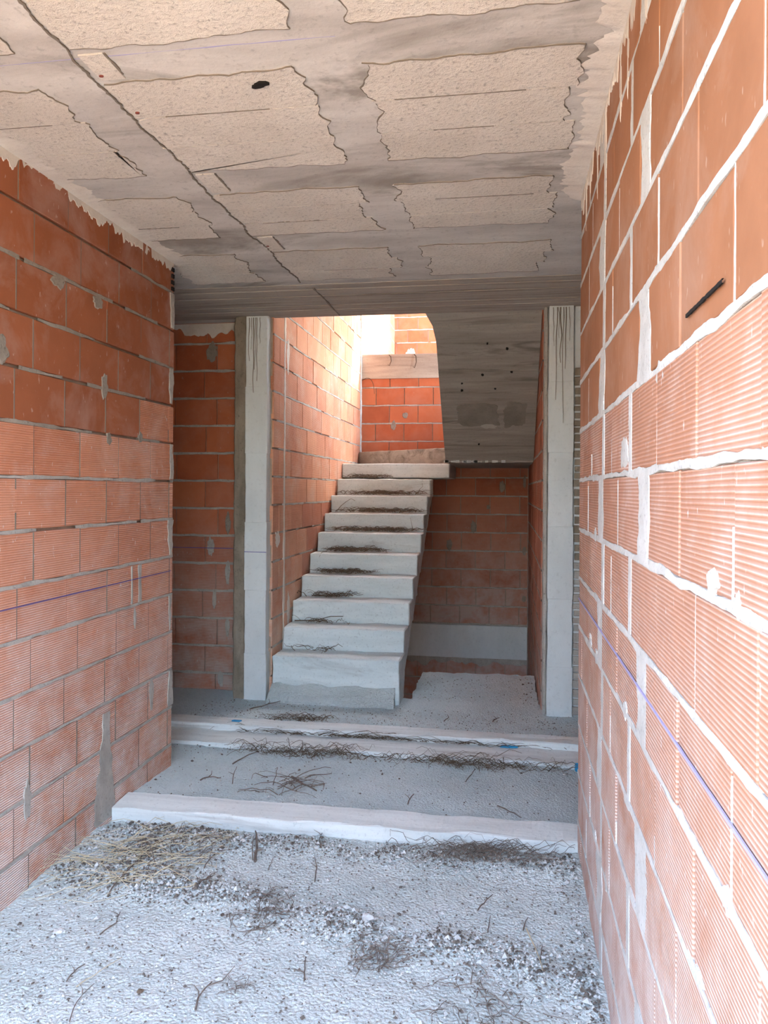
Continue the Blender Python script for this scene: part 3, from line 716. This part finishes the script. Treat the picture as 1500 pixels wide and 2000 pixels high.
# ------------------------------------------------------------------ loose rubble, roots, straw, twigs
def pebble(mb, x, y, z, r):
    a = random.random()*6.28; ca, sa = math.cos(a), math.sin(a); vs = []
    for dx, dy, dz in ((1,0,0),(-1,0,0),(0,1,0),(0,-1,0),(0,0,1),(0,0,-.6)):
        j = random.uniform(.65, 1.25)*r; px, py = dx*j, dy*j*.8; vs.append((x+px*ca-py*sa, y+px*sa+py*ca, z+dz*j*.75))
    mb.add(vs, [(0,2,4),(2,1,4),(1,3,4),(3,0,4),(2,0,5),(1,2,5),(3,1,5),(0,3,5)])
def hfl(x, y): return .010*fbm(x*1.7, y*1.7, 0, 3) + .022*debris(x, y)
gp, gd = MB(), MB(); cnt = 0
while cnt < 14000:
    x, y = random.uniform(XL+.03, XR-.02), random.uniform(1.0, 3.22); k = debris(x, y)
    if random.random() > .16 + k: continue
    if x < XL+.02 : continue
    big = random.random() < .06; r = random.uniform(.002, .0065)*(1.9 if big else 1)*(1+.4*k)
    if random.random() < .42 + .10*k: pebble(gd, x, y, hfl(x, y)+r*.4+.004, r*.85)
    else: pebble(gp, x, y, hfl(x, y)+r*.4+.002, r)
    cnt += 1
tag(gp.build('gravel', M['gravel']), 'pale crumbled gravel strewn over the near floor', 'gravel', kind='stuff')
tag(gd.build('litter', M['litter']), 'dark crumbs of leaf litter among the gravel on the near floor', 'litter', kind='stuff')
gp, gd = MB(), MB()
for i in range(2600):
    x = random.uniform(-1.95, .5); y = random.uniform(3.42, 4.22)
    if random.random() > .18 + max(0, 1-(4.22-y)/.16)*.9: continue
    r = random.uniform(.002, .006)*(1.7 if random.random() < .07 else 1); pebble(gp if random.random() < .5 else gd, x, y, zd(x, y)+r*.4+.002, r)
for i in range(1500):
    x = random.uniform(-2.0, .45); y = random.uniform(4.57, 5.1); r = random.uniform(.002, .006); pebble(gp if random.random() < .6 else gd, x, y, zl(x, y)+r*.4+.001, r)
for i in range(500):
    x = random.uniform(-.62, .2); y = random.uniform(5.3, 6.1); r = random.uniform(.002, .006)*(2 if x > .1 and random.random() < .4 else 1); pebble(gp if random.random() < .6 else gd, x, y, .037+r*.4, r)
tag(gp.build('gravel', M['gravel']), 'pale grit scattered on the dusty floor before and beyond the upper kerbs', 'gravel', kind='stuff')
tag(gd.build('litter', M['litter']), 'dark specks of litter on the dusty floor before and beyond the upper kerbs', 'litter', kind='stuff')

def wander(p, ang, length, n=7, curl=.5, lift=.0, droop=0.0):
    pts = []; p = Vector(p); st_ = length/n
    for i in range(n+1):
        pts.append(p.copy()); t = i/n
        ang += random.uniform(-curl, curl)
        p = p + Vector((math.cos(ang)*st_, math.sin(ang)*st_, random.uniform(-.25, .25)*st_ + lift*(1-2*t)*st_*2))
    return pts
def mat_of_roots(name, mat, label, cat, region, count, zf, ln=(.05, .16), r=(.0008, .002), curl=.6, dirn=None, lift=.2, spread=.0):
    mb = MB(); (xa, xb, ya, yb_) = region; bx, by = (xa+xb)/2, (ya+yb_)/2
    for i in range(count):
        x = random.triangular(xa, xb); y = random.triangular(ya, yb_)
        a = random.uniform(0, 6.28) if dirn is None else dirn + random.gauss(0, .5) + (math.pi if random.random() < .5 else 0)
        rr = random.uniform(*r); pts = wander((x, y, 0), a, random.uniform(*ln), 6, curl, lift)
        pts = [Vector((min(max(q.x, xa-spread-.03), xb+spread+.03), min(max(q.y, ya-spread-.02), yb_+spread+.005), zf(q.x, q.y) + rr + abs(q.z))) for q in pts]
        mb.tube(pts, rr, rr*.5, 4)
    loc = Vector((bx, by, zf(bx, by))); o = mb.build(name, M[mat], off=loc); o.location = loc
    return tag(o, label, cat, kind='stuff')
z0f = lambda x, y: hfl(x, y)+.004
zdf = lambda x, y: zd(x, y)+.004
mat_of_roots('dry_straw', 'straw', 'yellowish dry straw lying on the floor beside the left brick wall', 'straw', (-1.72, -1.15, 2.55, 3.2), 95, z0f, (.15, .42), (.0009, .0018), .12, .45, .12)
mat_of_roots('dry_roots', 'twig', 'dark tangle of roots among rubble at the left foot of the nearest kerb', 'roots', (-1.62, -1.1, 2.75, 3.2), 90, z0f, (.05, .2), (.0008, .002), .4)
mat_of_roots('dry_roots', 'twig', 'dark roots heaped at the right foot of the nearest kerb', 'roots', (-.45, .25, 3.05, 3.22), 150, lambda x, y: z0f(x, y)+random.uniform(0, .03), (.06, .2), (.0008, .0018), .4, .1)
mat_of_roots('dry_roots', 'root', 'brown mat of roots along the foot of the lower landing kerb, left half', 'roots', (-1.6, -.6, 4.10, 4.20), 120, lambda x, y: zdf(x, y)+random.uniform(0, .03), (.06, .22), (.001, .0022), .45, .0, spread=.02)
mat_of_roots('dry_roots', 'root', 'brown mat of roots along the foot of the lower landing kerb, right half', 'roots', (-.75, .38, 4.09, 4.20), 130, lambda x, y: zdf(x, y)+random.uniform(0, .03), (.06, .22), (.001, .0022), .45, .0, spread=.02)
mat_of_roots('dry_roots', 'root', 'roots lying in the groove between the two landing kerbs', 'roots', (-1.8, .35, 4.40, 4.43), 170, lambda x, y: .048, (.06, .2), (.001, .0022), .15, .0)
mat_of_roots('dry_roots', 'root', 'small tangle of roots on the landing just behind the upper kerb', 'roots', (-1.5, -1.0, 4.55, 4.68), 80, lambda x, y: zl(x, y)+.004+random.uniform(0, .02), (.05, .16), (.0008, .002), .5, .0)
mat_of_roots('dry_roots', 'twig', 'star-like dry root on the dirt between the kerbs, mid corridor', 'roots', (-1.22, -.9, 3.5, 3.85), 26, zdf, (.10, .26), (.0012, .003), .45)
mat_of_roots('dry_roots', 'twig', 'dark knot of roots in the rubble drift, left of the floor centre', 'roots', (-.95, -.70, 2.45, 2.75), 60, z0f, (.04, .12), (.0008, .002), .7)
mat_of_roots('dry_roots', 'twig', 'dark knot of roots in the rubble drift near the floor centre', 'roots', (-.50, -.30, 2.33, 2.52), 80, z0f, (.03, .09), (.0008, .002), .8)
mat_of_roots('dry_roots', 'twig', 'loose roots in the rubble drift towards the right brick wall', 'roots', (-.25, .15, 2.05, 2.40), 60, z0f, (.03, .12), (.0008, .0018), .6)
mat_of_roots('dry_sprig', 'twig', 'small feathery dry sprig on bare floor at bottom left', 'sprig', (-.83, -.75, 2.16, 2.25), 26, z0f, (.03, .06), (.0006, .0012), .5)
ORD = ['lowest', 'second', 'third', 'fourth', 'fifth', 'sixth', 'seventh', 'eighth', 'ninth']
dens = [14, 18, 50, 90, 130, 150, 150, 140, 90]; wide_ = [.5, .5, .45, .55, .6, .86, .86, .86, .45]
for k in range(9):
    zt = Z1+RISE*k+.006; ys = YS1+TREAD*(k+1)
    mat_of_roots('dry_roots', 'root', 'thin dry roots and leaf litter lying on the ' + ORD[k] + ' tread of the stair', 'roots',
                 (SX0+.04, SX0+.04+wide_[k], ys-.16, ys-.02), dens[k], lambda x, y, zt=zt: zt+random.uniform(0, .022), (.05, .17), (.0012, .003), .45, .0)

def twig(pix, z, r, label, forks=(), mat='twig', zup=None):
    pts = [at(x, y, z) for x, y in pix]; full = []
    for a, b in zip(pts, pts[1:]):
        for i in range(3): full.append(a.lerp(b, i/3) + Vector((random.uniform(-.3, .3), random.uniform(-.3, .3), 0))*r*1.5)
    full.append(pts[-1])
    def h(p): return (hfl(p.x, p.y)+.006 if z == 0 else z) + r
    n = len(full); full = [Vector((p.x, p.y, h(p) + (zup*(i/n)**2 if zup else .004*math.sin(i*1.1)**2))) for i, p in enumerate(full)]
    mb = MB(); mb.tube(full, r, r*.5, 6)
    for i, ang, l in forks:
        q = full[min(i, n-1)]; d = (full[min(i+1, n-1)]-full[max(i-1, 0)]); a = math.atan2(d.y, d.x)+ang
        mb.tube([q, q+Vector((math.cos(a), math.sin(a), .15))*l*.5, q+Vector((math.cos(a+.3), math.sin(a+.3), .3))*l], r*.7, r*.3, 5)
    loc = full[0].copy(); loc.z -= r; o = mb.build('twig', M[mat], off=loc); o.location = loc
    return tag(o, label, 'twig', 'loose twigs on the floors and treads')
twig([(388,1983),(395,1955),(420,1926)], 0, .0032, 'forked dark twig lying at the bottom of the view, left of centre', [(5, -.9, .09), (3, .5, .04)])
twig([(136,1922),(150,1905),(172,1890)], 0, .0024, 'short dark twig on bare floor near the bottom left corner', [(3, .7, .03)])
twig([(155,1933),(190,1910),(245,1876)], 0, .0016, 'long straight thin straw-coloured stalk at bottom left', mat='straw')
twig([(142,2005),(155,1965),(190,1927)], 0, .0017, 'thin curved grey stalk running out of the bottom edge', [(4, .6, .05)])
twig([(200,1835),(232,1812),(240,1790)], 0, .0024, 'crooked twig left of centre, between straw heap and bare floor', [(5, .9, .03)])
twig([(215,1764),(230,1745),(300,1670)], 0, .0034, 'long dark stick slanting through the straw heap')
twig([(403,1705),(412,1690),(425,1678)], 0, .0024, 'short slanting twig left of the split stick')
twig([(503,1691),(506,1662),(503,1640)], 0, .006, 'split pale grey stick pointing to the nearest kerb', [(2, 3.5, .04)], zup=.02)
twig([(498,1687),(497,1668),(500,1640)], 0, .0022, 'thin dark sliver lying against the split grey stick')
twig([(528,1706),(534,1694),(538,1683)], 0, .0018, 'tiny twig right of the split grey stick')
twig([(600,1922),(601,1900),(602,1876)], 0, .0026, 'straight dark twig pointing at the camera, bottom centre', [(2, 1.2, .04)])
twig([(938,1778),(950,1765),(967,1749)], 0, .0028, 'dark straight twig on pale rubble, right of centre')
twig([(958,1822),(960,1805),(963,1788)], 0, .0020, 'small upright-looking twig right of centre, below the straight one')
twig([(1027,1818),(1030,1806),(1036,1794)], 0, .0026, 'short dark twig at the top of the long pale stalk, right')
twig([(1033,1815),(1050,1855),(1066,1908)], 0, .0024, 'long pale brown stalk near the right brick wall', mat='straw')
twig([(1061,1885),(1063,1865),(1064,1846)], 0, .0022, 'dark stalk leaning on the long pale one by the right wall')
twig([(632,1668),(628,1648),(638,1622)], 0, .0022, 'crooked thin twig at the foot of the nearest kerb, centre', [(4, .8, .04)])
twig([(620,1728),(623,1700),(619,1682)], 0, .0024, 'curved dark twig standing off the rubble drift, left of centre', [(3, .7, .03)])
twig([(395,1745),(405,1735),(420,1725)], 0, .0034, 'stubby dark twig in the left part of the rubble drift', [(3, -.9, .04)])
twig([(572,1521),(595,1535),(622,1548)], .035, .0060, 'flat tapered grey stick lying between the two kerbs')
twig([(458,1495),(480,1482),(508,1470)], .012, .0036, 'straight slanting stick left of the root mat at the upper kerbs')
twig([(457,1535),(460,1515),(466,1500)], .03, .0024, 'short twig on grey dirt left of the slanting stick', [(3, .9, .03)])
twig([(395,1527),(410,1521),(435,1523)], .03, .0036, 'dark forked twig on grey dirt near the left wall end', [(3, .8, .05), (5, -.8, .04)])
twig([(800,1572),(804,1562),(812,1552)], .045, .0034, 'dark stub standing at the back of the nearest kerb, centre', [(3, .6, .04)])
twig([(975,1574),(1000,1585),(1022,1597)], .045, .0030, 'wavy dark root at the back of the nearest kerb, right')
twig([(914,1525),(925,1512),(932,1502)], .015, .0026, 'short slanting twig below the right half of the root mat')
twig([(490,1388),(515,1382),(550,1372)], .055, .0042, 'dark root running from the left column to the stair foot', [(4, .5, .06)])
twig([(870,1409),(879,1402),(876,1396)], .055, .0028, 'hooked twig on the landing in front of the slab beside the stair')
twig([(965,1409),(972,1404),(978,1402)], .055, .0040, 'short dark chip of wood on the landing near the right column', [(3, .8, .03)])
def tread_twig(k, xs, r, label, up=0.0):
    zt = Z1+RISE*k+.008; ys = YS1+TREAD*(k+1)
    pts = [Vector((SX0+x, ys-y, zt+r+zz_)) for x, y, zz_ in xs]; mb = MB(); mb.tube(pts, r, r*.5, 6); loc = pts[0].copy(); loc.z -= r
    o = mb.build('twig', M['root'], off=loc); o.location = loc; tag(o, label, 'twig', 'loose twigs on the floors and treads')
tread_twig(1, [(.03,.05,0),(.12,.03,0),(.2,.07,.01),(.3,.02,.035),(.4,.03,.04)], .004, 'long dark root across the left of the second tread')
tread_twig(2, [(.1,.05,0),(.2,.07,0),(.3,.05,.0),(.38,.06,.01),(.41,.06,.05)], .0042, 'long root with an upturned tip on the third tread')
tread_twig(6, [(.06,.03,0),(.10,.04,.05),(.15,.05,.09),(.2,.05,.12),(.24,.06,.10)], .003, 'arching wiry root rising from the left of the seventh tread')
tread_twig(7, [(.78,.02,.0),(.80,.05,.05),(.83,.04,.08),(.82,.03,.11)], .0025, 'small hooked twig at the right end of the eighth tread')
tread_twig(5, [(.80,.02,0),(.79,.03,.06),(.775,.03,.12)], .002, 'thin stalk leaning on the riser at the right of the sixth tread')
tread_twig(4, [(.12,.16,0),(.10,.22,.0),(.09,.245,-.01),(.085,.27,-.04)], .003, 'short twig overhanging the left edge of the fifth tread')

m = MB(); w0 = Vector((.385, 4.20, .012)); m.box(-.018, .018, -.014, .014, 0, .035); m.box(-.018, .018, -.014, -.010, .035, .045)
o = m.build('plastic_scrap', M['blue']); o.location = w0; rough(o.data, .012, .003, 3, 30, .003); tag(o, 'small bright blue plastic scrap at the right end of the lower landing kerb', 'scrap')
m = MB(); m.prism([(-.05,-.008),(-.01,-.012),(.05,-.004),(.03,.010),(-.04,.012)], 0, .008); o = m.build('plastic_scrap', M['blue']); o.location = (.02, 4.405, .048); tag(o, 'flat teal plastic strip in the groove between the two landing kerbs', 'scrap')
m = MB(); m.prism([(-.03,-.008),(.02,-.010),(.03,.006),(-.02,.010)], 0, .006); o = m.build('plastic_scrap', M['blue']); o.location = (-1.62, 4.49, .083); tag(o, 'little pale blue plastic shred on the left of the upper landing kerb', 'scrap')
def stone(px, py, z, r, label, mat='gravel'):
    r *= .75
    p = at(px, py, z); bm = bmesh.new(); bmesh.ops.create_icosphere(bm, subdivisions=2, radius=r)
    for v in bm.verts: v.co = Vector((v.co.x*1.3, v.co.y, v.co.z*.6))*(.85+.7*fbm(v.co.x/r*1.4+px, v.co.y/r*1.4, v.co.z/r*1.4, 3))
    me = bpy.data.meshes.new('stone'); bm.to_mesh(me); bm.free(); o = link('stone', me, M[mat]); o.location = (p.x, p.y, (hfl(p.x, p.y) if z == 0 else z)+r*.4)
    tag(o, label, 'stone', 'larger loose stones')
stone(595, 1622, 0, .016, 'dark brown flat stone at the foot of the nearest kerb, centre', 'twig')
stone(285, 1617, 0, .018, 'pale stone beside the left end of the nearest kerb')
stone(725, 1805, 0, .030, 'largest pale stone, in the dark root knot at floor centre')
stone(122, 1826, 0, .024, 'pale flat lump on bare floor near the left edge')
stone(280, 1942, 0, .012, 'small reddish brown stone on bare floor, bottom left', 'root')
stone(935, 1651, 0, .018, 'pale stone in the root heap at the nearest kerb, right')

# ground outside the entrance and an unseen bank added to cut horizon light
M['bank'] = dirt_mat('light_block_earth', (.10,.085,.055), (.16,.135,.09), (.05,.05,.03))
bk = MB(); bk.prism([(-6.0, -.1), (-6.9, 3.0), (-9.5, 3.6), (-22, 3.8), (-22, -.1)], -14, 12, 'x'); bo = bk.build('light_block_bank', M['bank']); bo['kind'] = 'structure'

m = MB(); m.box(-14, 12, -22, Y0+.001, -.4, -.06); g = m.build('floor_outside', M['ground']); g['kind'] = 'structure'
